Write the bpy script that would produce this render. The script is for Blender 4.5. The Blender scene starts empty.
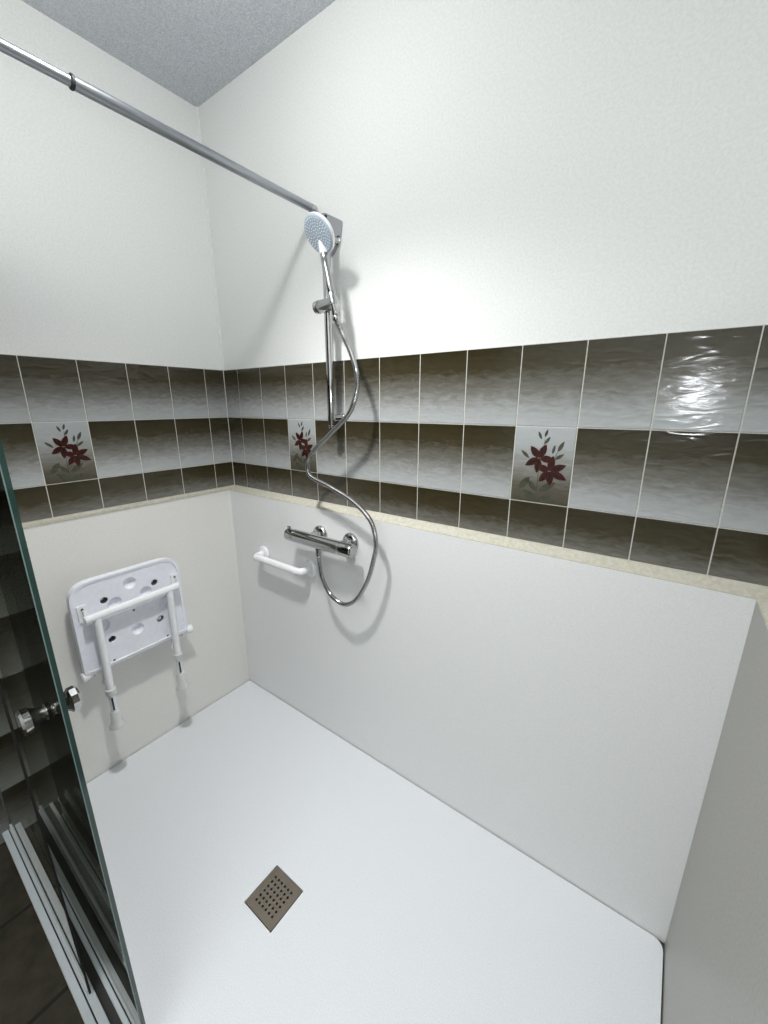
import bpy, bmesh, math, random
from mathutils import Vector, Matrix
random.seed(7)
S = bpy.context.scene
COL = S.collection
PI = math.pi

# ---------------------------------------------------------------- materials
def newmat(name):
    m = bpy.data.materials.new(name); m.use_nodes = True
    nt = m.node_tree
    return m, nt, nt.nodes['Principled BSDF']

def noise(nt, coord, scale, detail=2.0, rough=0.5, stretch=None):
    tc = nt.nodes.new('ShaderNodeTexCoord')
    n = nt.nodes.new('ShaderNodeTexNoise'); n.inputs['Scale'].default_value = scale
    n.inputs['Detail'].default_value = detail; n.inputs['Roughness'].default_value = rough
    if stretch:
        mp = nt.nodes.new('ShaderNodeMapping'); mp.inputs['Scale'].default_value = stretch
        nt.links.new(tc.outputs[coord], mp.inputs['Vector']); nt.links.new(mp.outputs['Vector'], n.inputs['Vector'])
    else:
        nt.links.new(tc.outputs[coord], n.inputs['Vector'])
    return n

def mixcol(nt, fac, a, b):
    mx = nt.nodes.new('ShaderNodeMix'); mx.data_type = 'RGBA'
    for sock, v in ((mx.inputs[6], a), (mx.inputs[7], b)):
        if isinstance(v, tuple): sock.default_value = (*v, 1)
        else: nt.links.new(v, sock)
    if isinstance(fac, float): mx.inputs[0].default_value = fac
    else: nt.links.new(fac, mx.inputs[0])
    return mx.outputs[2]

def ramp(nt, src, pts):
    r = nt.nodes.new('ShaderNodeValToRGB'); cr = r.color_ramp
    while len(cr.elements) > len(pts): cr.elements.remove(cr.elements[-1])
    while len(cr.elements) < len(pts): cr.elements.new(0.5)
    for e, (p, c) in zip(cr.elements, pts):
        e.position = p; e.color = (*c, 1) if isinstance(c, tuple) else (c, c, c, 1)
    nt.links.new(src, r.inputs[0])
    return r.outputs[0]

def bump(nt, bsdf, h, strength, dist):
    b = nt.nodes.new('ShaderNodeBump'); b.inputs['Strength'].default_value = strength
    b.inputs['Distance'].default_value = dist
    nt.links.new(h, b.inputs['Height']); nt.links.new(b.outputs[0], bsdf.inputs['Normal'])
    return b

def speckled(name, ca, cb, rough, scale=220, bs=0.25, bd=0.001, blotch=None):
    m, nt, p = newmat(name)
    n = noise(nt, 'Object', scale, 3, 0.6)
    c = mixcol(nt, ramp(nt, n.outputs[0], [(0.35, 0.0), (0.65, 1.0)]), ca, cb)
    if blotch:
        n2 = noise(nt, 'Object', blotch[0], 3, 0.5)
        c = mixcol(nt, ramp(nt, n2.outputs[0], [(0.4, 0.0), (0.75, blotch[2])]), c, blotch[1])
    nt.links.new(c, p.inputs['Base Color']); p.inputs['Roughness'].default_value = rough
    bump(nt, p, n.outputs[0], bs, bd)
    return m

def plain(name, c, rough, metal=0.0, nscale=60, var=0.06, coat=0.0):
    m, nt, p = newmat(name)
    n = noise(nt, 'Object', nscale, 2)
    lo = tuple(x*(1-var) for x in c); hi = tuple(min(1, x*(1+var)) for x in c)
    nt.links.new(mixcol(nt, n.outputs[0], lo, hi), p.inputs['Base Color'])
    p.inputs['Roughness'].default_value = rough; p.inputs['Metallic'].default_value = metal
    p.inputs['Coat Weight'].default_value = coat
    return m

M = {}
M['wall'] = speckled('white_roughcast', (0.81, 0.82, 0.805), (0.88, 0.89, 0.875), 0.8, 170, 0.25, 0.0012)
M['ceiling'] = speckled('grey_ceiling_stipple', (0.46, 0.49, 0.53), (0.68, 0.71, 0.74), 0.9, 230, 0.6, 0.004, (3.0, (0.66, 0.68, 0.71), 0.5))
M['panel'] = speckled('white_wall_panel', (0.79, 0.80, 0.80), (0.85, 0.86, 0.86), 0.42, 260, 0.12, 0.0006)
M['panel_side'] = speckled('beige_wall_panel', (0.77, 0.765, 0.73), (0.84, 0.835, 0.80), 0.40, 260, 0.12, 0.0006)
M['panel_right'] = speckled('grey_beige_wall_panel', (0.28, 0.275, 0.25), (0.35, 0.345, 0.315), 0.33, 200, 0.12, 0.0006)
M['cement'] = speckled('beige_joint', (0.48, 0.46, 0.38), (0.58, 0.56, 0.48), 0.8, 90, 0.3, 0.002)
M['tray'] = speckled('white_slate_resin', (0.72, 0.745, 0.78), (0.80, 0.825, 0.86), 0.55, 300, 0.5, 0.0012)
M['gap'] = plain('dark_joint', (0.05, 0.05, 0.045), 0.8)
M['grout'] = speckled('white_grout', (0.62, 0.61, 0.55), (0.75, 0.74, 0.68), 0.85, 300, 0.2, 0.0005)
M['grout_dark'] = speckled('grey_grout', (0.12, 0.12, 0.11), (0.2, 0.2, 0.18), 0.85, 300, 0.2, 0.0005)
M['chrome'] = plain('chrome', (0.50, 0.50, 0.50), 0.09, 1.0)
M['hose'] = plain('hose_metal', (0.40, 0.40, 0.40), 0.20, 1.0)
M['steel'] = plain('brushed_steel', (0.50, 0.51, 0.52), 0.22, 1.0)
M['rod'] = plain('rod_metal', (0.38, 0.40, 0.43), 0.28, 1.0)
M['grate'] = plain('bronze_grey_steel', (0.19, 0.165, 0.135), 0.42, 0.55, 300, 0.2)
M['dark'] = plain('black_rubber', (0.012, 0.012, 0.012), 0.6)
M['white_plastic'] = plain('white_plastic', (0.84, 0.86, 0.93), 0.35)
M['white_gloss'] = plain('white_lacquer', (0.90, 0.91, 0.93), 0.22, coat=0.3)
M['rubber_white'] = plain('off_white_rubber', (0.66, 0.67, 0.65), 0.55)
M['screw'] = plain('screw_metal', (0.10, 0.10, 0.10), 0.4, 0.8)
M['grommet'] = plain('dark_grey_rubber', (0.07, 0.07, 0.075), 0.5)
M['spray'] = plain('pale_blue_spray_face', (0.45, 0.53, 0.62), 0.3)
M['nozzle'] = plain('pale_nozzle', (0.78, 0.83, 0.88), 0.5)
M['plate_grey'] = plain('grey_plate', (0.33, 0.34, 0.36), 0.45)
M['alu'] = plain('white_aluminium', (0.80, 0.84, 0.88), 0.35, 0.1)
M['red'] = plain('dark_red_glaze', (0.042, 0.008, 0.0055), 0.15, nscale=160, var=0.85)
M['leafy'] = plain('grey_green_glaze', (0.062, 0.065, 0.045), 0.18, nscale=120, var=0.5)
M['vein'] = plain('near_black_red_glaze', (0.012, 0.006, 0.005), 0.15)
M['yellow'] = plain('ochre_glaze', (0.22, 0.12, 0.08), 0.2)

def tile_mat(name, pts, rough=0.15):
    # the glaze runs from one colour at the tile's top to another at its foot; uv = tile number + place in the tile
    m, nt, p = newmat(name)
    uv = nt.nodes.new('ShaderNodeUVMap'); uv.uv_map = 'tile'
    sep = nt.nodes.new('ShaderNodeSeparateXYZ'); nt.links.new(uv.outputs[0], sep.inputs[0])
    fr = nt.nodes.new('ShaderNodeMath'); fr.operation = 'FRACT'; nt.links.new(sep.outputs[1], fr.inputs[0])
    mp = nt.nodes.new('ShaderNodeMapping'); mp.inputs['Scale'].default_value = (2.2, 9.0, 1.0)
    nt.links.new(uv.outputs[0], mp.inputs[0])
    n = nt.nodes.new('ShaderNodeTexNoise'); n.inputs['Scale'].default_value = 2.0; n.inputs['Detail'].default_value = 7; n.inputs['Roughness'].default_value = 0.6
    n.inputs['Distortion'].default_value = 0.7
    nt.links.new(mp.outputs[0], n.inputs['Vector'])
    ad = nt.nodes.new('ShaderNodeMath'); ad.operation = 'MULTIPLY_ADD'
    nt.links.new(n.outputs[0], ad.inputs[0]); ad.inputs[1].default_value = 0.34
    sb = nt.nodes.new('ShaderNodeMath'); sb.operation = 'SUBTRACT'; nt.links.new(fr.outputs[0], sb.inputs[0]); sb.inputs[1].default_value = 0.17
    nt.links.new(sb.outputs[0], ad.inputs[2])
    nt.links.new(ramp(nt, ad.outputs[0], pts), p.inputs['Base Color'])
    p.inputs['Roughness'].default_value = rough
    p.inputs['Specular IOR Level'].default_value = 0.5
    # slate-like relief
    rd = nt.nodes.new('ShaderNodeTexNoise'); rd.noise_type = 'RIDGED_MULTIFRACTAL'
    rd.inputs['Scale'].default_value = 1.0; rd.inputs['Detail'].default_value = 4; rd.inputs['Distortion'].default_value = 0.9
    nt.links.new(mp.outputs[0], rd.inputs['Vector'])
    b1 = nt.nodes.new('ShaderNodeBump'); b1.inputs['Strength'].default_value = 0.4; b1.inputs['Distance'].default_value = 0.0028
    nt.links.new(rd.outputs[0], b1.inputs['Height'])
    b2 = nt.nodes.new('ShaderNodeBump'); b2.inputs['Strength'].default_value = 0.2; b2.inputs['Distance'].default_value = 0.0015
    nt.links.new(n.outputs[0], b2.inputs['Height']); nt.links.new(b1.outputs[0], b2.inputs['Normal'])
    nt.links.new(b2.outputs[0], p.inputs['Normal'])
    return m
M['tile'] = tile_mat('brown_to_grey_glaze', [(0.0, (0.47, 0.49, 0.50)), (0.20, (0.38, 0.395, 0.395)), (0.45, (0.18, 0.175, 0.155)), (0.72, (0.052, 0.043, 0.023)), (1.0, (0.030, 0.0245, 0.010))])
M['tile_outer'] = tile_mat('dark_brown_to_grey_glaze', [(0.0, (0.34, 0.35, 0.34)), (0.45, (0.16, 0.157, 0.14)), (0.80, (0.045, 0.038, 0.026)), (1.0, (0.030, 0.024, 0.014))])
M['tile_flower'] = tile_mat('grey_to_brown_glaze', [(0.0, (0.065, 0.055, 0.036)), (0.25, (0.11, 0.10, 0.078)), (0.50, (0.26, 0.26, 0.24)), (0.75, (0.40, 0.42, 0.42)), (1.0, (0.45, 0.48, 0.49))])

def floor_mat():
    m, nt, p = newmat('brown_stone_tiles')
    tc = nt.nodes.new('ShaderNodeTexCoord')
    br = nt.nodes.new('ShaderNodeTexBrick'); br.offset = 0.0; br.inputs['Scale'].default_value = 1.0
    br.inputs['Brick Width'].default_value = 0.30; br.inputs['Row Height'].default_value = 0.30
    br.inputs['Mortar Size'].default_value = 0.006
    nt.links.new(tc.outputs['Object'], br.inputs['Vector'])
    n = noise(nt, 'Object', 14, 6, 0.65)
    c = ramp(nt, n.outputs[0], [(0.3, (0.030, 0.025, 0.017)), (0.7, (0.085, 0.072, 0.050))])
    c = mixcol(nt, br.outputs['Fac'], c, (0.02, 0.018, 0.015))
    nt.links.new(c, p.inputs['Base Color']); p.inputs['Roughness'].default_value = 0.5
    bump(nt, p, n.outputs[0], 0.3, 0.003)
    return m
M['floor'] = floor_mat()

def glass_mat(name, tint):
    # smoked pane: tinted see-through plus a mirror share that grows with the angle, on the outer side of each face
    m = bpy.data.materials.new(name); m.use_nodes = True; nt = m.node_tree; nt.nodes.clear()
    out = nt.nodes.new('ShaderNodeOutputMaterial')
    tr = nt.nodes.new('ShaderNodeBsdfTransparent'); tr.inputs[0].default_value = (*tint, 1)
    gl = nt.nodes.new('ShaderNodeBsdfGlossy'); gl.inputs['Roughness'].default_value = 0.015; gl.inputs[0].default_value = (0.92, 0.91, 0.86, 1)
    fr = nt.nodes.new('ShaderNodeFresnel'); fr.inputs[0].default_value = 1.75
    ge = nt.nodes.new('ShaderNodeNewGeometry')
    iv = nt.nodes.new('ShaderNodeMath'); iv.operation = 'SUBTRACT'; iv.inputs[0].default_value = 1.0; nt.links.new(ge.outputs['Backfacing'], iv.inputs[1])
    mu = nt.nodes.new('ShaderNodeMath'); mu.operation = 'MULTIPLY'; nt.links.new(fr.outputs[0], mu.inputs[0]); nt.links.new(iv.outputs[0], mu.inputs[1])
    mx = nt.nodes.new('ShaderNodeMixShader'); nt.links.new(mu.outputs[0], mx.inputs[0])
    nt.links.new(tr.outputs[0], mx.inputs[1]); nt.links.new(gl.outputs[0], mx.inputs[2]); nt.links.new(mx.outputs[0], out.inputs[0])
    return m
M['track_dark'] = plain('dark_grey_channel', (0.06, 0.06, 0.055), 0.5)
M['glass'] = glass_mat('smoked_glass', (0.15, 0.155, 0.14))
M['glass_clear'] = glass_mat('grey_glass', (0.50, 0.52, 0.50))
M['glass_edge'] = plain('green_glass_edge', (0.022, 0.055, 0.048), 0.12, coat=0.4)
M['glass_rim'] = plain('pale_glass_rim', (0.20, 0.29, 0.28), 0.15, coat=0.6)
mb = bpy.data.materials.new('lit_bulb'); mb.use_nodes = True
mb.node_tree.nodes['Principled BSDF'].inputs['Emission Color'].default_value = (1.0, 0.99, 0.97, 1)
mb.node_tree.nodes['Principled BSDF'].inputs['Emission Strength'].default_value = 180.0
M['bulb'] = mb

# ---------------------------------------------------------------- mesh helpers
def obj(name, bm, mat, parent=None, smooth=False, bevel=0.0, kind=None, recalc=True):
    if recalc: bmesh.ops.recalc_face_normals(bm, faces=bm.faces)
    me = bpy.data.meshes.new(name); bm.to_mesh(me); bm.free()
    mats = mat if isinstance(mat, (list, tuple)) else [mat]
    for m in mats: me.materials.append(M[m])
    if smooth:
        for p in me.polygons: p.use_smooth = True
    o = bpy.data.objects.new(name, me); COL.objects.link(o)
    if parent: o.parent = parent
    if smooth:
        e = o.modifiers.new('edges', 'EDGE_SPLIT'); e.split_angle = math.radians(38)
    if bevel:
        b = o.modifiers.new('bevel', 'BEVEL'); b.width = bevel; b.segments = 2; b.limit_method = 'ANGLE'
    if kind: o['kind'] = kind
    return o

def thing(name, label, cat, group=None):
    o = bpy.data.objects.new(name, None); COL.objects.link(o)
    o.empty_display_size = 0.05
    o['label'] = label; o['category'] = cat
    if group: o['group'] = group
    return o

def place(root, loc):
    # parts are modelled in room coordinates: move the root to the thing's base and shift its parts back
    root.location = loc
    for c in root.children: c.location = Vector(c.location) - Vector(loc)

def box(bm, x0, x1, y0, y1, z0, z1, mi=0):
    vs = [bm.verts.new((x, y, z)) for x in (x0, x1) for y in (y0, y1) for z in (z0, z1)]
    for q in ((0, 1, 3, 2), (4, 6, 7, 5), (0, 4, 5, 1), (2, 3, 7, 6), (0, 2, 6, 4), (1, 5, 7, 3)):
        f = bm.faces.new([vs[i] for i in q]); f.material_index = mi

def lathe(bm, p0, p1, prof, seg=24, mi=0, caps=True):
    # prof: list of (t along p0->p1 in metres, radius)
    p0 = Vector(p0); d = (Vector(p1)-p0).normalized()
    a = d.orthogonal().normalized(); b = d.cross(a)
    rings = []
    for t, r in prof:
        rings.append([bm.verts.new(p0 + d*t + (a*math.cos(2*PI*k/seg)+b*math.sin(2*PI*k/seg))*max(r, 1e-5)) for k in range(seg)])
    for r0, r1 in zip(rings, rings[1:]):
        for k in range(seg):
            f = bm.faces.new((r0[k], r0[(k+1) % seg], r1[(k+1) % seg], r1[k])); f.material_index = mi
    if caps:
        bm.faces.new(rings[0][::-1]).material_index = mi; bm.faces.new(rings[-1]).material_index = mi

def cyl(bm, p0, p1, r, seg=24, r1=None, ch=0.0):
    L = (Vector(p1)-Vector(p0)).length; r1 = r if r1 is None else r1
    if ch: lathe(bm, p0, p1, [(0, r-ch), (ch, r), (L-ch, r1), (L, r1-ch)], seg)
    else: lathe(bm, p0, p1, [(0, r), (L, r1)], seg)

def tube(bm, pts, r, seg=12, caps=True, ribs=0.0):
    pts = [Vector(p) for p in pts]; n = len(pts); rings = []
    up = None
    for i, p in enumerate(pts):
        t = (pts[min(i+1, n-1)]-pts[max(i-1, 0)]).normalized()
        if up is None: up = t.orthogonal().normalized()
        up = (up - t*up.dot(t)).normalized(); s = t.cross(up)
        rr = r + (ribs if i % 2 else 0)
        rings.append([bm.verts.new(p + (up*math.cos(2*PI*k/seg)+s*math.sin(2*PI*k/seg))*rr) for k in range(seg)])
    for r0, r1 in zip(rings, rings[1:]):
        for k in range(seg): bm.faces.new((r0[k], r0[(k+1) % seg], r1[(k+1) % seg], r1[k]))
    if caps: bm.faces.new(rings[0][::-1]); bm.faces.new(rings[-1])

def catmull(P, step=0.004):
    P = [Vector(p) for p in P]; P = [2*P[0]-P[1]] + P + [2*P[-1]-P[-2]]; out = []
    for i in range(1, len(P)-2):
        a, b, c, d = P[i-1:i+3]; m = max(2, int((c-b).length/step))
        for k in range(m):
            t = k/m
            out.append(0.5*((2*b)+(c-a)*t+(2*a-5*b+4*c-d)*t*t+(-a+3*b-3*c+d)*t**3))
    out.append(P[-2]); return out

def rounded(pts, radii, seg=8):
    # polygon outline with rounded corners (2-D)
    out = []; n = len(pts)
    for i in range(n):
        p = Vector(pts[i]); a = Vector(pts[i-1])-p; b = Vector(pts[(i+1) % n])-p; r = radii[i]
        if r <= 0: out.append(p); continue
        a.normalize(); b.normalize()
        p0 = p+a*r; p1 = p+b*r
        for k in range(seg+1):
            t = k/seg; out.append(p0*(1-t)**2 + p*2*t*(1-t) + p1*t*t)
    return out

def prism(bm, outline, f0, f1, mi=0):
    # outline of 2-D points; f0/f1 turn a 2-D point into the two end faces' 3-D points
    a = [bm.verts.new(f0(p)) for p in outline]; b = [bm.verts.new(f1(p)) for p in outline]; n = len(a)
    bm.faces.new(a).material_index = mi; bm.faces.new(b[::-1]).material_index = mi
    for k in range(n): bm.faces.new((a[k], b[k], b[(k+1) % n], a[(k+1) % n])).material_index = mi

def carve(o, cutters):
    # subtract cutter meshes for good, leaving no helper behind
    tmp = []
    for bm in cutters:
        bmesh.ops.recalc_face_normals(bm, faces=bm.faces)
        me = bpy.data.meshes.new('cut'); bm.to_mesh(me); bm.free()
        c = bpy.data.objects.new('cut', me); COL.objects.link(c); tmp.append(c)
        md = o.modifiers.new('b', 'BOOLEAN'); md.operation = 'DIFFERENCE'; md.solver = 'EXACT'; md.object = c
    dg = bpy.context.evaluated_depsgraph_get(); dg.update()
    me = bpy.data.meshes.new_from_object(o.evaluated_get(dg)); old = o.data
    o.modifiers.clear(); o.data = me; me.name = old.name
    bpy.data.meshes.remove(old)
    for c in tmp:
        m = c.data; bpy.data.objects.remove(c); bpy.data.meshes.remove(m)

# ---------------------------------------------------------------- room sizes (metres)
LX = 1.8345            # tray length, to the right panel
WX = 1.8645            # bare right wall
CEIL = 2.493
YF = -2.40             # far side of the bathroom
TOP = 1.559; TH = 0.1994; TW = 0.15
BAND = 1.0496          # foot of the cut third row
PZ = 1.0266            # top of the wall panels
PB = 0.030             # back panel stands this far off the wall
PL = 0.0045            # left panel
TF = -0.930            # front edge of the tray

def struct(name, mat, *boxes, parent=None, **kw):
    bm = bmesh.new()
    for b in boxes: box(bm, *b)
    return obj(name, bm, mat, parent, kind=None if parent else 'structure', **kw)

floor = struct('floor', 'floor', (-0.1, WX+0.1, YF-0.1, 0.1, -0.13, -0.03))
ceiling = struct('ceiling', 'ceiling', (-0.1, WX+0.1, YF-0.1, 0.1, CEIL, CEIL+0.1))
wall_back = struct('wall_back', 'wall', (-0.1, WX+0.1, 0.0, 0.1, -0.03, CEIL))
wall_left = struct('wall_left', 'wall', (-0.1, 0.0, YF, 0.0, -0.03, CEIL))
wall_right = struct('wall_right', 'wall', (WX, WX+0.1, YF, 0.0, -0.03, CEIL))
wall_front = struct('wall_front', 'wall', (-0.1, WX+0.1, YF-0.1, YF, -0.03, CEIL))

# ---------------------------------------------------------------- tiling
G = 0.0013             # half a grout line
def tiling(name, parent, u_edges, z_edges, to3, flowers=(), seed=0, glaze='tile'):
    """Grout bed with raised tiles. to3(u, z, depth) -> 3-D. Two materials: grout, tile (+ flower tile)."""
    bm = bmesh.new(); uvl = bm.loops.layers.uv.new('tile')
    u0, u1 = u_edges[0], u_edges[-1]; zt, zb = z_edges[0][0], z_edges[-1][1]
    def quad(ps, mi, uvs=None):
        f = bm.faces.new([bm.verts.new(to3(*p)) for p in ps]); f.material_index = mi
        if uvs:
            for l, uv in zip(f.loops, uvs): l[uvl].uv = uv
    # bed
    d = 0.0022
    P = [(u0, zb), (u1, zb), (u1, zt), (u0, zt)]
    quad([(a, b, d) for a, b in P], 0)
    for k in range(4):
        a, b = P[k], P[(k+1) % 4]; quad([(*a, 0), (*b, 0), (*b, d), (*a, d)], 0)
    rnd = random.Random(seed); e = 0.0009; D = 0.0038
    for i, (a, b) in enumerate(zip(u_edges, u_edges[1:])):
        for j, (z1, z0, zfull) in enumerate(z_edges):
            mi = 2 if (i, j) in flowers else 1
            off = rnd.randint(0, 60); offv = rnd.randint(0, 60)
            a1, b1, q0, q1 = a+G, b-G, z0+G, z1-G
            if b1-a1 < 0.01: continue
            def uv(x, z): return (off+0.02+0.96*min(1, abs(x-a)/TW), offv+0.02+0.96*((z-(z1-TH))/TH))
            outer = [(a1, q0), (b1, q0), (b1, q1), (a1, q1)]
            inner = [(a1+e, q0+e), (b1-e, q0+e), (b1-e, q1-e), (a1+e, q1-e)]
            quad([(*p, D) for p in inner], mi, [uv(*p) for p in inner])
            for k in range(4):
                p, q, r, s = outer[k], outer[(k+1) % 4], inner[(k+1) % 4], inner[k]
                quad([(*p, D-e), (*q, D-e), (*r, D), (*s, D)], mi, [uv(*p), uv(*q), uv(*r), uv(*s)])
                quad([(*p, d*0.9), (*q, d*0.9), (*q, D-e), (*p, D-e)], mi, [uv(*p), uv(*q), uv(*q), uv(*p)])
    bmesh.ops.remove_doubles(bm, verts=bm.verts, dist=1e-6)
    return obj(name, bm, ['grout' if glaze == 'tile' else 'grout_dark', glaze, 'tile_flower'], parent)

rows_in = [(TOP, TOP-TH, 0), (TOP-TH, TOP-2*TH, 0), (TOP-2*TH, BAND, 0)]
back = lambda u, z, d: (u, -d, z)
left = lambda u, z, d: (d, -u, z)
ub = [0.004, 0.1017] + [0.1017+TW*k for k in range(1, 12)] + [WX]
tb = tiling('tile_band', wall_back, ub, rows_in, back, {(3, 1), (9, 1)}, 1)
ul = [0.004, 0.0936] + [0.0936+TW*k for k in range(1, 6)] + [-TF+0.001]
tl = tiling('tile_band', wall_left, ul, rows_in, left, {(4, 1)}, 2)
uo = [-TF+0.002, 0.9936] + [0.9936+TW*k for k in range(1, 10)] + [-YF-0.003]
rows_out = [(TOP-TH*k, TOP-TH*(k+1), 0) for k in range(7)] + [(TOP-7*TH, -0.028, 0)]
to = tiling('wall_tiles', wall_left, uo, rows_out, left, (), 3, 'tile_outer')
right = lambda u, z, d: (WX-d, -u, z)
ur = [0.006] + [0.12+TW*k for k in range(0, 16)]
tr_ = tiling('tile_band', wall_right, ur, rows_in, right, (), 4)

# painted flowers on the three light tiles
def petal(bm, c, tip, w, to3, mi, d, n=7, fat=0.45):
    c = Vector(c); t = Vector(tip); ax = t-c; L = ax.length; ax.normalize(); s = Vector((-ax.y, ax.x))
    pts = []
    prof = [math.sin(PI*(k/n)**fat if k else 0)*w for k in range(n+1)]
    prof = [w*math.sin(PI*min(1, (k/n)))**0.8*(1.0-0.25*(k/n)) if 0 < k < n else 0 for k in range(n+1)]
    for k in range(n+1): pts.append(c+ax*(L*k/n)+s*prof[k])
    for k in range(n-1, 0, -1): pts.append(c+ax*(L*k/n)-s*prof[k])
    prism(bm, pts, lambda p: to3(p.x, p.y, d), lambda p: to3(p.x, p.y, d-0.0006), mi)

def flower(parent, u0, z1, to3, sgn=1):
    # (fractions from the tile's top left corner, as seen)
    def q(a, b): return (u0+sgn*a*TW, z1-b*TH)
    bm = bmesh.new()
    def T(u, z, d): return to3(u, z, d)
    d = 0.0040
    A = (0.45, 0.40); B = (0.64, 0.56)
    i = 0
    for c, tips, w in ((A, [(0.29, 0.25), (0.55, 0.22), (0.22, 0.51), (0.43, 0.60), (0.72, 0.42)], 0.0105),
                       (B, [(0.90, 0.47), (0.93, 0.66), (0.67, 0.75), (0.48, 0.71), (0.68, 0.36), (0.42, 0.50)], 0.0105)):
        for tp in tips:
            petal(bm, q(*c), q(*tp), w, T, 0, d+0.00008*i); i += 1
    for c, tips in ((A, [(0.31, 0.28), (0.54, 0.25), (0.25, 0.50), (0.43, 0.57)]), (B, [(0.86, 0.48), (0.89, 0.645), (0.67, 0.71), (0.50, 0.69)])):
        for tp in tips: petal(bm, q(*c), q(*tp), 0.0016, T, 3, d+0.0010)
    for c in (A, B):
        petal(bm, q(c[0]-0.035, c[1]), q(c[0]+0.035, c[1]), 0.0018, T, 2, d+0.0012)
    for a, b, w in (((0.51, 0.13), (0.55, 0.03), .004), ((0.46, 0.16), (0.40, 0.06), .004), ((0.52, 0.22), (0.60, 0.12), .0045),
                    ((0.74, 0.31), (0.83, 0.17), .0055), ((0.66, 0.34), (0.69, 0.22), .004), ((0.70, 0.41), (0.85, 0.33), .005),
                    ((0.28, 0.41), (0.13, 0.31), .005), ((0.32, 0.66), (0.13, 0.84), .010), ((0.45, 0.84), (0.29, 0.70), .0075),
                    ((0.49, 0.84), (0.76, 0.70), .0095), ((0.47, 0.98), (0.22, 0.84), .0115), ((0.49, 0.97), (0.72, 0.88), .009),
                    ((0.455, 0.985), (0.46, 0.55), .0014), ((0.50, 0.30), (0.52, 0.14), .0010), ((0.68, 0.42), (0.76, 0.28), .0010)):
        petal(bm, q(*a), q(*b), w, T, 1, 0.00395)
    o = obj('painted_flower', bm, ['red', 'leafy', 'yellow', 'vein'], parent)
    o['label'] = 'dark red flowers with grey-green leaves painted on a light tile'
    return o
flower(tb, ub[3], TOP-TH, back)
flower(tb, ub[9], TOP-TH, back)
flower(tl, ul[5], TOP-TH, lambda u, z, d: (d, -u, z), -1)

# ---------------------------------------------------------------- wall panels and their sloping joints
def panel(name, mat, parent, b, bevel=0.0015):
    bm = bmesh.new(); box(bm, *b); return obj(name, bm, mat, parent, bevel=bevel)
panel('wall_panel', 'panel', wall_back, (0.0, WX, -PB, 0.0, -0.02, PZ))
panel('wall_panel', 'panel_side', wall_left, (0.0, PL, TF, -PB, -0.02, PZ+0.006))
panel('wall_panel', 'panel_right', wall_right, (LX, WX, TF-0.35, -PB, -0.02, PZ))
bm = bmesh.new()   # back joint: a bevelled strip from the wall down to the panel's front edge
prism(bm, [Vector(p) for p in ((0.0, PZ), (-PB, PZ+0.0005), (-PB+0.001, PZ+0.003), (-0.004, BAND), (0, BAND))],
      lambda p: (0.0, p.x, p.y), lambda p: (WX, p.x, p.y))
t1 = obj('trim_1', bm, 'cement', kind='structure')
bm = bmesh.new()
prism(bm, [Vector(p) for p in ((0.0, PZ+0.004), (0.0065, PZ+0.005), (0.0065, PZ+0.016), (0.004, BAND), (0, BAND))],
      lambda p: (p.x, TF, p.y), lambda p: (p.x, -0.004, p.y))
obj('trim_2', bm, 'cement', kind='structure')
bm = bmesh.new()
prism(bm, [Vector(p) for p in ((WX, PZ), (LX, PZ+0.0005), (LX+0.001, PZ+0.003), (WX-0.004, BAND), (WX, BAND))],
      lambda p: (p.x, TF-0.35, p.y), lambda p: (p.x, -0.02, p.y))
obj('trim_3', bm, 'cement', kind='structure')
# filler beads down the wall corner
bm = bmesh.new(); tube(bm, [(0.001, -0.001, z) for z in (TOP+0.002, 1.8, 2.1, CEIL)], 0.006, 8)
obj('trim_4', bm, 'wall', kind='structure', smooth=True)
bm = bmesh.new(); tube(bm, [(0.003, -0.003, z) for z in (BAND, TOP+0.002)], 0.0025, 8)
obj('trim_5', bm, 'grout', kind='structure', smooth=True)

# ---------------------------------------------------------------- shower tray
tray = thing('shower_tray', 'large flat white textured shower tray filling the floor of the shower', 'shower tray')
g = 0.0035
bm = bmesh.new()
out = rounded([(PL+g, TF), (LX-g, TF), (LX-g, -PB-g), (PL+g, -PB-g)], [0.006, 0.02, 0.028, 0.01])
prism(bm, out, lambda p: (p.x, p.y, 0.0), lambda p: (p.x, p.y, -0.028))
slab = obj('slab', bm, 'tray', tray)
DX0, DX1, DY0, DY1 = 0.830, 0.947, -0.647, -0.529
c = bmesh.new(); box(c, DX0-0.002, DX1+0.002, DY0-0.002, DY1+0.002, -0.024, 0.02)
carve(slab, [c])
bm = bmesh.new(); box(bm, PL-0.001, LX+0.001, TF+0.02, -PB+0.001, -0.0290, -0.006)
inner = obj('joint_seal', bm, 'gap', tray)
c = bmesh.new()
out2 = rounded([(PL+g-0.0002, TF-0.1), (LX-g+0.0002, TF-0.1), (LX-g+0.0002, -PB-g+0.0002), (PL+g-0.0002, -PB-g+0.0002)], [0.0, 0.0, 0.028, 0.01])
prism(c, out2, lambda p: (p.x, p.y, 0.05), lambda p: (p.x, p.y, -0.1))
carve(inner, [c])
inner['label'] = 'thin dark joint around the tray edge'
place(tray, (0.92, -0.48, -0.028))

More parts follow.
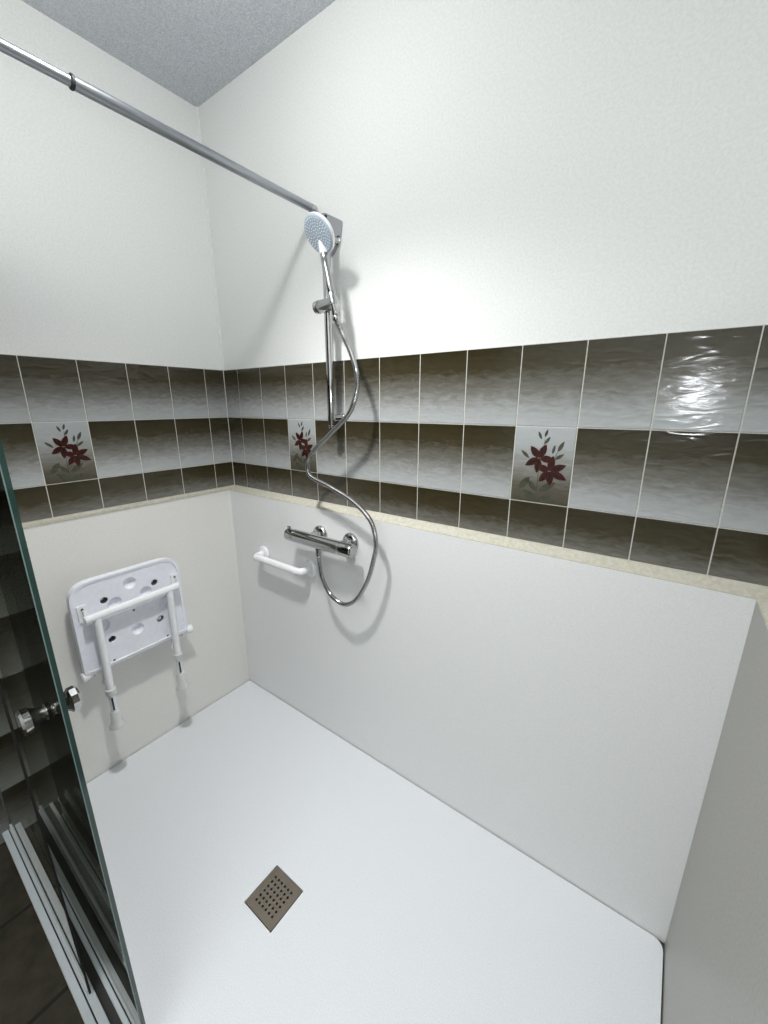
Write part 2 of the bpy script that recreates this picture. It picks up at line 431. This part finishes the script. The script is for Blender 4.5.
# ---------------------------------------------------------------- drain
dr = thing('shower_drain', 'square bronze-grey drain cover with small holes set in the white tray', 'drain')
bm = bmesh.new(); box(bm, DX0-0.0012, DX1+0.0012, DY0-0.0012, DY1+0.0012, -0.0235, -0.008)
obj('drain_pan', bm, 'dark', dr)
bm = bmesh.new(); prism(bm, rounded([(DX0, DY0), (DX1, DY0), (DX1, DY1), (DX0, DY1)], [0.004]*4, 3), lambda p: (p.x, p.y, 0.0012), lambda p: (p.x, p.y, -0.002))
grate = obj('grate', bm, 'grate', dr)
cut = bmesh.new()
cx, cy = (DX0+DX1)/2, (DY0+DY1)/2
for i in range(6):
    for j in range(6):
        x = cx+(i-2.5)*0.0142; y = cy+(j-2.5)*0.0142
        cyl(cut, (x, y, -0.01), (x, y, 0.01), 0.0036, 12)
carve(grate, [cut])
place(dr, (cx, cy, -0.022))

# ---------------------------------------------------------------- curtain rod
RX, RZ = 0.596, 2.019
rod = thing('curtain_rod', 'grey telescopic metal rod running from the long wall beside the hand shower', 'shower rod')
bm = bmesh.new(); cyl(bm, (RX, -0.010, RZ), (RX, -0.657, RZ), 0.0118, 24, ch=0.001); obj('outer_tube', bm, 'rod', rod, smooth=True)
bm = bmesh.new(); cyl(bm, (RX, -0.655, RZ), (RX, YF+0.012, RZ-0.004), 0.0095, 24); obj('inner_tube', bm, 'rod', rod, smooth=True)
bm = bmesh.new(); lathe(bm, (RX, -0.654, RZ), (RX, -0.661, RZ), [(0, 0.0122), (0.001, 0.0130), (0.005, 0.0130), (0.007, 0.0105)], 24)
o = obj('collar', bm, 'dark', rod, smooth=True); o['label'] = 'dark collar where the two tubes meet'
bm = bmesh.new(); lathe(bm, (RX, -0.004, RZ), (RX, -0.024, RZ), [(0, 0.0105), (0.002, 0.0125), (0.018, 0.0125), (0.020, 0.0118)], 24)
obj('end_cap', bm, 'steel', rod, smooth=True)
bm = bmesh.new(); lathe(bm, (RX, YF, RZ), (RX, YF+0.02, RZ), [(0, 0.03), (0.004, 0.03), (0.01, 0.014), (0.02, 0.012)], 24)
obj('wall_flange', bm, 'steel', rod, smooth=True)
bm = bmesh.new()
prism(bm, rounded([(0.578, 2.014), (0.642, 2.000), (0.711, 1.963), (0.703, 1.918), (0.664, 1.87), (0.60, 1.90)], [0.004, 0.004, 0.008, 0.01, 0.02, 0.02], 5),
      lambda p: (p.x, -0.004, p.y), lambda p: (p.x, 0.0, p.y))
wp = obj('wall_plate', bm, 'plate_grey', rod, bevel=0.001)
for x, z in ((0.643, 1.990), (0.694, 1.921)):
    bm = bmesh.new(); lathe(bm, (x, -0.003, z), (x, -0.010, z), [(0, 0.0055), (0.004, 0.0055), (0.007, 0.003)], 12); obj('screw', bm, 'screw', wp, smooth=True)
place(rod, (RX, 0, RZ))

# ---------------------------------------------------------------- slide rail, hand shower, hose, mixer
SX, SY = 0.690, -0.058
rail = thing('shower_slide_rail', 'upright chrome slide rail fixed to the wall above the mixer', 'shower rail')
bm = bmesh.new(); cyl(bm, (SX, SY, 1.343), (SX, SY, 1.925), 0.0132, 24, ch=0.001); obj('rail_tube', bm, 'chrome', rail, smooth=True)
for z in (1.372, 1.912):
    bm = bmesh.new()
    lathe(bm, (SX, -0.0038, z), (SX, SY-0.011, z), [(0, 0.013), (0.004, 0.013), (0.006, 0.010), (0.048, 0.010), (0.060, 0.010), (0.0652, 0.007)], 24)
    obj('wall_bracket', bm, 'chrome', rail, smooth=True)
for z0, z1 in ((1.337, 1.346), (1.922, 1.931)):
    bm = bmesh.new(); cyl(bm, (SX, SY, z0), (SX, SY, z1), 0.0145, 24, ch=0.002); obj('end_cap', bm, 'chrome', rail, smooth=True)
SZ = 1.715
bm = bmesh.new()
lathe(bm, (0.668, SY-0.012, SZ), (0.748, SY-0.022, SZ), [(0, 0.0175), (0.002, 0.0190), (0.072, 0.0190), (0.078, 0.0175), (0.0806, 0.013)], 28)
sl = obj('slider', bm, 'steel', rail, smooth=True)
bm = bmesh.new(); lathe(bm, (0.668, SY-0.012, SZ), (0.650, SY-0.010, SZ), [(0, 0.015), (0.003, 0.015), (0.004, 0.0195), (0.016, 0.0195), (0.018, 0.017)], 24)
obj('slider_knob', bm, 'steel', sl)
HB, HT = Vector((0.757, -0.098, 1.676)), Vector((0.729, -0.110, 1.842))
hd = (HT-HB).normalized()
bm = bmesh.new()
p = HB+hd*0.03
lathe(bm, p, p+hd*0.032, [(0, 0.0125), (0.002, 0.0145), (0.030, 0.0150), (0.032, 0.0135)], 24)
obj('holder_cup', bm, 'steel', sl, smooth=True)
place(rail, (SX, 0, 1.34))

hs = thing('hand_shower', 'round hand shower with pale blue spray face held at the top of the slide rail', 'hand shower')
bm = bmesh.new()
lathe(bm, HB, HT, [(0, 0.0085), (0.002, 0.0095), (0.03, 0.0105), (0.06, 0.0125), (0.10, 0.0135), (0.14, 0.0125), (0.168, 0.012), (0.1735, 0.010)], 24)
obj('handle', bm, 'chrome', hs, smooth=True)
HC = Vector((0.730, -0.130, 1.886)); hn = Vector((-0.10, -0.80, -0.60)).normalized()
bm = bmesh.new()
lathe(bm, HC-hn*0.026, HC, [(0, 0.012), (0.004, 0.027), (0.010, 0.043), (0.016, 0.0515), (0.022, 0.0535), (0.026, 0.052)], 48)
tube(bm, [HT-hd*0.012, HT+hd*0.010, HT+hd*0.022-hn*0.0, HC-hn*0.014], 0.0115, 16)
sh = obj('head_shell', bm, 'white_gloss', hs, smooth=True)
bm = bmesh.new()
lathe(bm, HC-hn*0.002, HC+hn*0.004, [(0, 0.0495), (0.004, 0.0495), (0.0055, 0.047), (0.006, 0.044)], 48)
fc = obj('spray_face', bm, 'spray', hs, smooth=True)
bm = bmesh.new()
a = hn.orthogonal().normalized(); b = hn.cross(a)
for ring, cnt in ((0.006, 5), (0.014, 10), (0.022, 16), (0.030, 22), (0.0375, 26), (0.043, 32)):
    for k in range(cnt):
        th = 2*PI*k/cnt + ring*40
        q = HC+hn*0.004+(a*math.cos(th)+b*math.sin(th))*ring
        lathe(bm, q-hn*0.0008, q+hn*0.0022, [(0, 0.0017), (0.002, 0.0015), (0.003, 0.0008)], 6)
nz = obj('spray_nozzles', bm, 'nozzle', fc); nz['kind'] = 'stuff'
place(hs, tuple(HB))

mixer = thing('thermostatic_mixer', 'chrome thermostatic bar mixer fixed on the white panel under the slide rail', 'shower mixer')
MY, MZ = -0.093, 0.922
EX = (0.584, 0.739)
bm = bmesh.new()
lathe(bm, (0.512, MY, MZ), (0.745, MY, MZ), [(0, 0.0235), (0.002, 0.0255), (0.231, 0.0255), (0.233, 0.0235)], 32)
obj('mixer_body', bm, 'chrome', mixer, smooth=True)
bm = bmesh.new()
lathe(bm, (0.5115, MY, MZ), (0.466, MY, MZ), [(0, 0.022), (0.002, 0.025), (0.040, 0.0245), (0.0435, 0.023), (0.0455, 0.019)], 32)
k1 = obj('temperature_knob', bm, 'chrome', mixer, smooth=True)
bm = bmesh.new(); box(bm, 0.469, 0.481, MY-0.005, MY+0.005, MZ+0.022, MZ+0.034); obj('safety_button', bm, 'chrome', k1, bevel=0.0015)
bm = bmesh.new()
lathe(bm, (0.7455, MY, MZ), (0.802, MY, MZ), [(0, 0.022), (0.002, 0.025), (0.050, 0.0258), (0.054, 0.024), (0.0555, 0.020), (0.0545, 0.017), (0.0565, 0.015)], 32)
obj('flow_knob', bm, 'chrome', mixer, smooth=True)
for x in EX:
    bm = bmesh.new(); lathe(bm, (x, -PB, MZ+0.004), (x, MY+0.015, MZ+0.004), [(0, 0.036), (0.004, 0.036), (0.010, 0.033), (0.015, 0.024), (0.016, 0.019), (0.048, 0.019)], 32)
    e = obj('escutcheon', bm, 'chrome', mixer, smooth=True)
    bm = bmesh.new(); lathe(bm, (x, -PB-0.014, MZ+0.004), (x, -PB-0.032, MZ+0.004), [(0, 0.0225), (0.002, 0.0235), (0.016, 0.0235), (0.018, 0.021)], 6)
    obj('union_nut', bm, 'chrome', e)
OX = 0.632
bm = bmesh.new(); lathe(bm, (OX, MY, MZ-0.020), (OX, MY, MZ-0.040), [(0, 0.012), (0.010, 0.012), (0.011, 0.010), (0.020, 0.010)], 20)
obj('hose_outlet', bm, 'chrome', mixer, smooth=True)
place(mixer, (0.66, -PB, MZ))

hose_pts = [HB-hd*0.014, (0.765, -0.086, 1.640), (0.790, -0.094, 1.605), (0.817, -0.097, 1.560), (0.836, -0.097, 1.504), (0.832, -0.096, 1.450), (0.799, -0.097, 1.385),
            (0.713, -0.098, 1.316), (0.632, -0.096, 1.256), (0.602, -0.095, 1.213), (0.612, -0.095, 1.168), (0.717, -0.097, 1.136), (0.814, -0.097, 1.100),
            (0.882, -0.095, 1.046), (0.903, -0.094, 0.976), (0.893, -0.094, 0.915), (0.864, -0.095, 0.826), (0.812, -0.095, 0.742),
            (0.755, -0.095, 0.706), (0.690, -0.094, 0.722), (0.648, -0.094, 0.780), (0.634, MY, 0.835), (OX, MY, MZ-0.056)]
hose = thing('shower_hose', 'ribbed chrome hose looping from the bar mixer up to the hand shower', 'shower hose')
bm = bmesh.new(); tube(bm, catmull(hose_pts, 0.0022), 0.0076, 14, ribs=0.0005); obj('hose_tube', bm, 'hose', hose, smooth=False)
for p0, p1 in ((HB-hd*0.002, HB-hd*0.018), (Vector((OX, MY, MZ-0.0405)), Vector((OX, MY, MZ-0.062)))):
    bm = bmesh.new(); lathe(bm, p0, p1, [(0, 0.0100), (0.002, 0.0110), (0.012, 0.0105), ((p1-p0).length, 0.0075)], 16); obj('hose_nut', bm, 'chrome', hose, smooth=True)
place(hose, (OX, MY, MZ-0.06))

# ---------------------------------------------------------------- grab bar
gb = thing('grab_bar', 'short white grab bar on the panel left of the bar mixer', 'grab bar')
GA, GB_, GY, GZ = 0.219, 0.515, -0.083, 0.765
bm = bmesh.new()
pts = [Vector((GA, -PB-0.006, GZ)), Vector((GA, -0.060, GZ))]
for k in range(7):
    t = k/6*PI/2; pts.append(Vector((GA+0.022*(1-math.cos(t)), -0.060-0.022*math.sin(t), GZ)))
for k in range(7):
    t = k/6*PI/2; pts.append(Vector((GB_-0.022+0.022*math.sin(t), GY+0.022*(1-math.cos(t)), GZ)))
pts.append(Vector((GB_, -PB-0.006, GZ)))
tube(bm, pts, 0.0150, 20); obj('bar', bm, 'white_gloss', gb, smooth=True)
for x in (GA, GB_):
    bm = bmesh.new(); lathe(bm, (x, -PB, GZ), (x, -PB-0.010, GZ), [(0, 0.035), (0.004, 0.035), (0.009, 0.031), (0.012, 0.018)], 32)
    fl = obj('flange', bm, 'white_gloss', gb, smooth=True)
    for s in (-1, 1):
        bm = bmesh.new(); lathe(bm, (x, -PB-0.006, GZ+s*0.026), (x, -PB-0.0105, GZ+s*0.026), [(0, 0.0035), (0.002, 0.0035), (0.0035, 0.002)], 10); obj('screw', bm, 'plate_grey', fl)
place(gb, ((GA+GB_)/2, -PB, GZ))

# ---------------------------------------------------------------- fold-up seat on the left wall
seat = thing('folding_shower_seat', 'white plastic fold-up shower seat with two legs folded against the left wall', 'shower seat')
UX = 0.085                       # plane of the seat's underside, facing the room
outline = [(-0.722, 0.484), (-0.349, 0.484), (-0.349, 0.822), (-0.42, 0.827), (-0.65, 0.827), (-0.722, 0.822)]
rad = [0.012, 0.012, 0.062, 0.0, 0.0, 0.062]
ol = rounded(outline, rad, 10)
bm = bmesh.new(); prism(bm, ol, lambda p: (UX-0.028, p.x, p.y), lambda p: (UX, p.x, p.y))
board = obj('seat_board', bm, 'white_plastic', seat)
cen = Vector((-0.5355, 0.66))
inn = [cen+Vector(((p.x-cen.x)*0.945, (p.y-cen.y)*0.95)) for p in ol]
c1 = bmesh.new(); prism(c1, inn, lambda p: (UX-0.0035, p.x, p.y), lambda p: (UX+0.02, p.x, p.y))
c2 = bmesh.new()
for y, z in ((-0.622, 0.738), (-0.448, 0.742), (-0.447, 0.583), (-0.621, 0.581)):
    cyl(c2, (UX-0.05, y, z), (UX+0.03, y, z), 0.0125, 24)
    cyl(c2, (UX-0.013, y, z), (UX+0.03, y, z), 0.0150, 24, 0.0165)
c3 = bmesh.new()
for y, z in ((-0.533, 0.772), (-0.590, 0.714), (-0.483, 0.716), (-0.421, 0.648), (-0.640, 0.646), (-0.533, 0.581)):
    bmesh.ops.create_uvsphere(c3, u_segments=24, v_segments=16, radius=0.024, matrix=Matrix.Translation((UX+0.004, y, z)))
carve(board, [c1, c2, c3])
bv = board.modifiers.new('bevel', 'BEVEL'); bv.width = 0.0035; bv.segments = 3; bv.limit_method = 'ANGLE'; bv.angle_limit = math.radians(50)
for y, z in ((-0.535, 0.661), (-0.627, 0.496), (-0.430, 0.498)):
    bm = bmesh.new(); lathe(bm, (UX-0.0065, y, z), (UX-0.002, y, z), [(0, 0.0055), (0.002, 0.0055), (0.0045, 0.003)], 12); obj('screw', bm, 'screw', board)
for y, z in ((-0.622, 0.738), (-0.448, 0.742), (-0.447, 0.583), (-0.621, 0.581)):
    bm = bmesh.new(); lathe(bm, (UX-0.027, y, z), (UX-0.008, y, z), [(0, 0.0060), (0, 0.0125), (0.018, 0.0125), (0.019, 0.0105), (0.012, 0.0065), (0.0, 0.0060)], 24, caps=False); obj('drain_grommet', bm, 'grommet', board, smooth=True)
# cross tube with its end plates
TX = 0.113
bm = bmesh.new(); cyl(bm, (TX, -0.698, 0.703), (TX, -0.376, 0.710), 0.0140, 20, ch=0.002); ct = obj('cross_tube', bm, 'white_gloss', seat, smooth=True)
for y, z in ((-0.692, 0.703), (-0.373, 0.708)):
    bm = bmesh.new()
    prism(bm, rounded([(y-0.014, z-0.014), (y+0.014, z-0.014), (y+0.014, z+0.045), (y-0.014, z+0.045)], [0.004]*4, 3), lambda p: (UX-0.003, p.x, p.y), lambda p: (UX+0.004, p.x, p.y))
    box(bm, UX+0.003, TX+0.004, y-0.002, y+0.002, z-0.012, z+0.012)
    box(bm, UX+0.003, UX+0.022, y-0.002, y+0.002, z+0.012, z+0.030)
    br = obj('tube_bracket', bm, 'white_gloss', seat)
    bm = bmesh.new(); lathe(bm, (UX+0.003, y, z+0.032), (UX+0.0065, y, z+0.032), [(0, 0.0045), (0.002, 0.0045), (0.0035, 0.0025)], 12); obj('screw', bm, 'screw', br)
for y, zt, dz in ((-0.662, 0.703, 0.0), (-0.412, 0.709, 0.008)):
    bm = bmesh.new(); cyl(bm, (TX, y, zt), (TX, y-0.004, 0.398+dz), 0.0128, 20, ch=0.001); lg = obj('leg', bm, 'white_gloss', seat, smooth=True)
    bm = bmesh.new(); lathe(bm, (TX, y-0.004, 0.412+dz), (TX, y-0.004, 0.388+dz), [(0, 0.0145), (0.002, 0.0168), (0.022, 0.0168), (0.024, 0.0145)], 20); obj('ferrule', bm, 'rubber_white', lg, smooth=True)
    bm = bmesh.new(); cyl(bm, (TX, y-0.004, 0.395+dz), (TX, y-0.005, 0.300+dz), 0.0118, 20); it = obj('inner_leg_tube', bm, 'alu', lg, smooth=True)
    bm = bmesh.new(); q = Vector((TX+0.0108, y-0.0085, 0.352+dz)); box(bm, q.x-0.004, q.x+0.0012, q.y-0.0028, q.y+0.0028, q.z-0.026, q.z+0.026); obj('adjusting_slot', bm, 'dark', it)
    bm = bmesh.new(); lathe(bm, (TX, y-0.0045, 0.315+dz), (TX, y-0.005, 0.250+dz), [(0, 0.0150), (0.003, 0.0165), (0.040, 0.0175), (0.054, 0.0225), (0.060, 0.0260), (0.065, 0.0265)], 24)
    obj('rubber_foot', bm, 'rubber_white', lg, smooth=True)
# hinge: axle, end caps, wall brackets, links
bm = bmesh.new(); cyl(bm, (0.070, -0.722, 0.474), (0.070, -0.330, 0.478), 0.0075, 16); ax = obj('hinge_axle', bm, 'white_gloss', seat, smooth=True)
for y, s, z in ((-0.727, 1, 0.474), (-0.328, -1, 0.478)):
    bm = bmesh.new(); lathe(bm, (0.070, y-s*0.004, z), (0.070, y+s*0.022, z), [(0, 0.014), (0.003, 0.0185), (0.014, 0.0170), (0.026, 0.011)], 18); obj('axle_cap', bm, 'white_gloss', seat, smooth=True)
bm = bmesh.new(); cyl(bm, (UX-0.002, -0.632, 0.489), (UX-0.002, -0.425, 0.492), 0.0035, 10); obj('hinge_strip', bm, 'white_gloss', seat, smooth=True)
for y in (-0.690, -0.366):
    bm = bmesh.new()
    box(bm, PL, PL+0.004, y-0.022, y+0.022, 0.418, 0.520)
    prism(bm, rounded([(PL+0.002, 0.425), (0.050, 0.455), (0.076, 0.462), (0.076, 0.487), (0.050, 0.495), (PL+0.002, 0.512)], [0, 0.01, 0.006, 0.006, 0.01, 0], 4),
          lambda p: (p.x, y-0.002, p.y), lambda p: (p.x, y+0.002, p.y))
    wb = obj('wall_bracket', bm, 'white_gloss', seat)
    for z in (0.433, 0.507):
        bm = bmesh.new(); lathe(bm, (PL+0.0035, y+0.012, z), (PL+0.007, y+0.012, z), [(0, 0.004), (0.002, 0.004), (0.0035, 0.002)], 10); obj('screw', bm, 'screw', wb)
for y in (-0.652, -0.398):
    bm = bmesh.new()
    prism(bm, [Vector(v) for v in ((0.088, 0.612), (0.094, 0.610), (0.092, 0.500), (0.066, 0.462), (0.060, 0.466), (0.086, 0.504))], lambda p: (p.x, y-0.006, p.y), lambda p: (p.x, y+0.006, p.y))
    obj('folding_link', bm, 'steel', seat)
    bm = bmesh.new(); tube(bm, [(0.080, y-0.014, 0.452), (0.088, y-0.018, 0.440), (0.084, y-0.022, 0.428), (0.074, y-0.020, 0.432), (0.066, y-0.012, 0.450), (0.064, y-0.008, 0.470)], 0.0045, 10)
    obj('lock_clip', bm, 'white_gloss', seat, smooth=True)
place(seat, (PL, -0.5355, 0.42))

# ---------------------------------------------------------------- glass sliding panels on their floor track
YA, YB = -0.9465, -0.9900
def pane(bm, x0, x1, y, z0, z1, t=0.0035):
    box(bm, x0, x1, y-t, y+t, z0, z1)
    for f in bm.faces:
        n = f.normal if f.normal.length else Vector((0, 0, 0))
    bm.normal_update()
    for f in bm.faces: f.material_index = 0 if abs(f.normal.y) > 0.5 else 1
def knob_profile(): return [(0, 0.014), (0.003, 0.0165), (0.006, 0.0125), (0.012, 0.0125), (0.022, 0.0190), (0.026, 0.0235), (0.036, 0.0240), (0.040, 0.0210)]
da = thing('glass_door', 'smoked glass sliding door with green edge and double chrome knob, inner panel of two', 'glass door')
bm = bmesh.new(); pane(bm, 0.115, 0.907, YA, 0.030, 1.900); obj('glass_pane', bm, ['glass', 'glass_edge'], da)
bm = bmesh.new(); box(bm, 0.9055, 0.9074, YA-0.0048, YA-0.0034, 0.034, 1.898); o = obj('polished_chamfer', bm, 'glass_rim', da); o['label'] = 'pale green polished edge line'
KX, KZ = 0.800, 0.876
for s in (-1, 1):
    bm = bmesh.new(); lathe(bm, (KX, YA+s*0.0036, KZ), (KX, YA+s*0.05, KZ), knob_profile(), 10 if s > 0 else 24)
    obj('knob', bm, 'chrome', da, smooth=s < 0)
bm = bmesh.new(); box(bm, 0.110, 0.909, YA-0.0055, YA+0.0055, 0.014, 0.034); obj('bottom_seal', bm, 'alu', da)
bm = bmesh.new(); box(bm, 0.108, 0.909, YA-0.008, YA+0.008, 1.898, 1.925); obj('top_rail', bm, 'alu', da, bevel=0.001)
place(da, (0.5, YA, 0.014))
db = thing('glass_door', 'thin grey glass panel with narrow black edge strip, outer of the two, against the left wall', 'glass door')
bm = bmesh.new(); pane(bm, 0.012, 0.692, YB, 0.030, 1.900, 0.0022); obj('glass_pane', bm, ['glass_clear', 'glass_edge'], db)
bm = bmesh.new(); box(bm, 0.692, 0.695, YB-0.0022, YB+0.0022, 0.020, 1.900); o = obj('edge_strip', bm, 'dark', db); o['label'] = 'black rubber strip'
bm = bmesh.new(); box(bm, 0.012, 0.692, YB-0.0055, YB+0.0055, 0.014, 0.034); obj('bottom_seal', bm, 'alu', db)
bm = bmesh.new(); box(bm, 0.012, 0.695, YB-0.008, YB+0.008, 1.898, 1.925); obj('top_rail', bm, 'alu', db, bevel=0.001)
place(db, (0.35, YB, 0.014))
tk = thing('door_track', 'pale metal double floor track under the smoked glass doors at the tray front', 'door track')
bm = bmesh.new(); box(bm, 0.004, WX-0.031, -1.016, TF-0.0008, -0.030, 0.002); o = obj('track_base', bm, 'track_dark', tk, bevel=0.001); o['label'] = 'dark grey channel floor between the pale ribs'
for a, b, h in ((-1.0165, -1.0005, 0.013), (-0.9975, -0.9815, 0.013), (-0.964, -0.954, 0.013), (-0.938, TF-0.001, 0.013)):
    bm = bmesh.new(); box(bm, 0.004, WX-0.031, a, b, 0.0015, h); obj('track_rib', bm, 'alu', tk, bevel=0.0015)
place(tk, (0.92, -0.97, -0.03))
ht = thing('door_header', 'pale metal top rail across the shower front carrying the glass doors', 'door header')
bm = bmesh.new()
for b in ((0.004, WX-0.004, -1.018, TF, 1.955, 1.962), (0.004, WX-0.004, -1.018, -1.014, 1.925, 1.956), (0.004, WX-0.004, TF-0.004, TF, 1.925, 1.956), (0.004, WX-0.004, -0.972, -0.968, 1.925, 1.956)): box(bm, *b)
obj('header_rail', bm, 'alu', ht)
place(ht, (0.92, -0.97, 1.925))

# ---------------------------------------------------------------- ceiling lamp over the shower
LP = Vector((0.83, -0.64, 2.27))
lamp = thing('ceiling_lamp', 'bare lit bulb hanging on a short white stem from the grey ceiling', 'lamp')
bm = bmesh.new(); bmesh.ops.create_uvsphere(bm, u_segments=32, v_segments=20, radius=0.032, matrix=Matrix.Translation(LP)); obj('bulb', bm, 'bulb', lamp, smooth=True)
bm = bmesh.new(); lathe(bm, LP+Vector((0, 0, 0.030)), LP+Vector((0, 0, 0.085)), [(0, 0.017), (0.01, 0.019), (0.05, 0.019), (0.055, 0.012)], 20); obj('socket', bm, 'white_gloss', lamp, smooth=True)
bm = bmesh.new(); cyl(bm, LP+Vector((0, 0, 0.08)), (LP.x, LP.y, CEIL-0.02), 0.005, 10); obj('stem', bm, 'white_gloss', lamp, smooth=True)
bm = bmesh.new(); lathe(bm, (LP.x, LP.y, CEIL), (LP.x, LP.y, CEIL-0.028), [(0, 0.045), (0.016, 0.045), (0.028, 0.012)], 24); obj('ceiling_rose', bm, 'white_gloss', lamp, smooth=True)
place(lamp, (LP.x, LP.y, CEIL))

rl = bpy.data.lights.new('lamp_down_fill', 'SPOT'); rl.spot_size = math.radians(125); rl.spot_blend = 1.0; rl.shadow_soft_size = 0.050; rl.energy = 66.0; rl.color = (1.0, 0.99, 0.97)  # added downward fill below the bare bulb, which has no reflector
ro = bpy.data.objects.new('lamp_down_fill', rl); COL.objects.link(ro); ro.location = (LP.x, LP.y, LP.z-0.036); ro.rotation_euler = (math.radians(3), math.radians(-4), 0)
bl = bpy.data.lights.new('room_fill_light', 'AREA'); bl.shape = 'DISK'; bl.size = 1.0; bl.energy = 14.0; bl.color = (0.97, 1.0, 0.98)  # added soft fill from outside the shower, not an actual fixture
bo = bpy.data.objects.new('room_fill_light', bl); COL.objects.link(bo); bo.location = (1.35, -1.75, 2.40)

# the torch of the phone that took the picture
pl = bpy.data.lights.new('phone_torch', 'POINT'); pl.energy = 5.5; pl.shadow_soft_size = 0.010; pl.color = (0.92, 0.96, 1.0)
po = bpy.data.objects.new('phone_torch', pl); COL.objects.link(po); po.location = (1.680, -1.084, 1.458)

w = bpy.data.worlds.new('World'); S.world = w; w.use_nodes = True
w.node_tree.nodes['Background'].inputs[0].default_value = (0.6, 0.7, 0.8, 1); w.node_tree.nodes['Background'].inputs[1].default_value = 0.02

# ---------------------------------------------------------------- camera
cd = bpy.data.cameras.new('camera'); cam = bpy.data.objects.new('camera', cd); COL.objects.link(cam); S.camera = cam
yaw, pitch, roll = 0.6280, -0.2636, -0.0007
fw = Vector((-math.sin(yaw)*math.cos(pitch), math.cos(yaw)*math.cos(pitch), math.sin(pitch)))
rt = Vector((math.cos(yaw), math.sin(yaw), 0)); up = rt.cross(fw)
R = rt*math.cos(roll)+up*math.sin(roll); U = -rt*math.sin(roll)+up*math.cos(roll)
m = Matrix((R, U, -fw)).transposed().to_4x4(); m.translation = Vector((1.6526, -1.0819, 1.4148))
cam.matrix_world = m
cd.sensor_fit = 'VERTICAL'; cd.sensor_height = 36.0; cd.lens = 398.94/1024*36.0
cd.clip_start = 0.02
S.view_settings.view_transform = 'Standard'; S.view_settings.look = 'None'
S.view_settings.gamma = 1.0; S.view_settings.use_curve_mapping = False
S.view_settings.exposure = 0.03
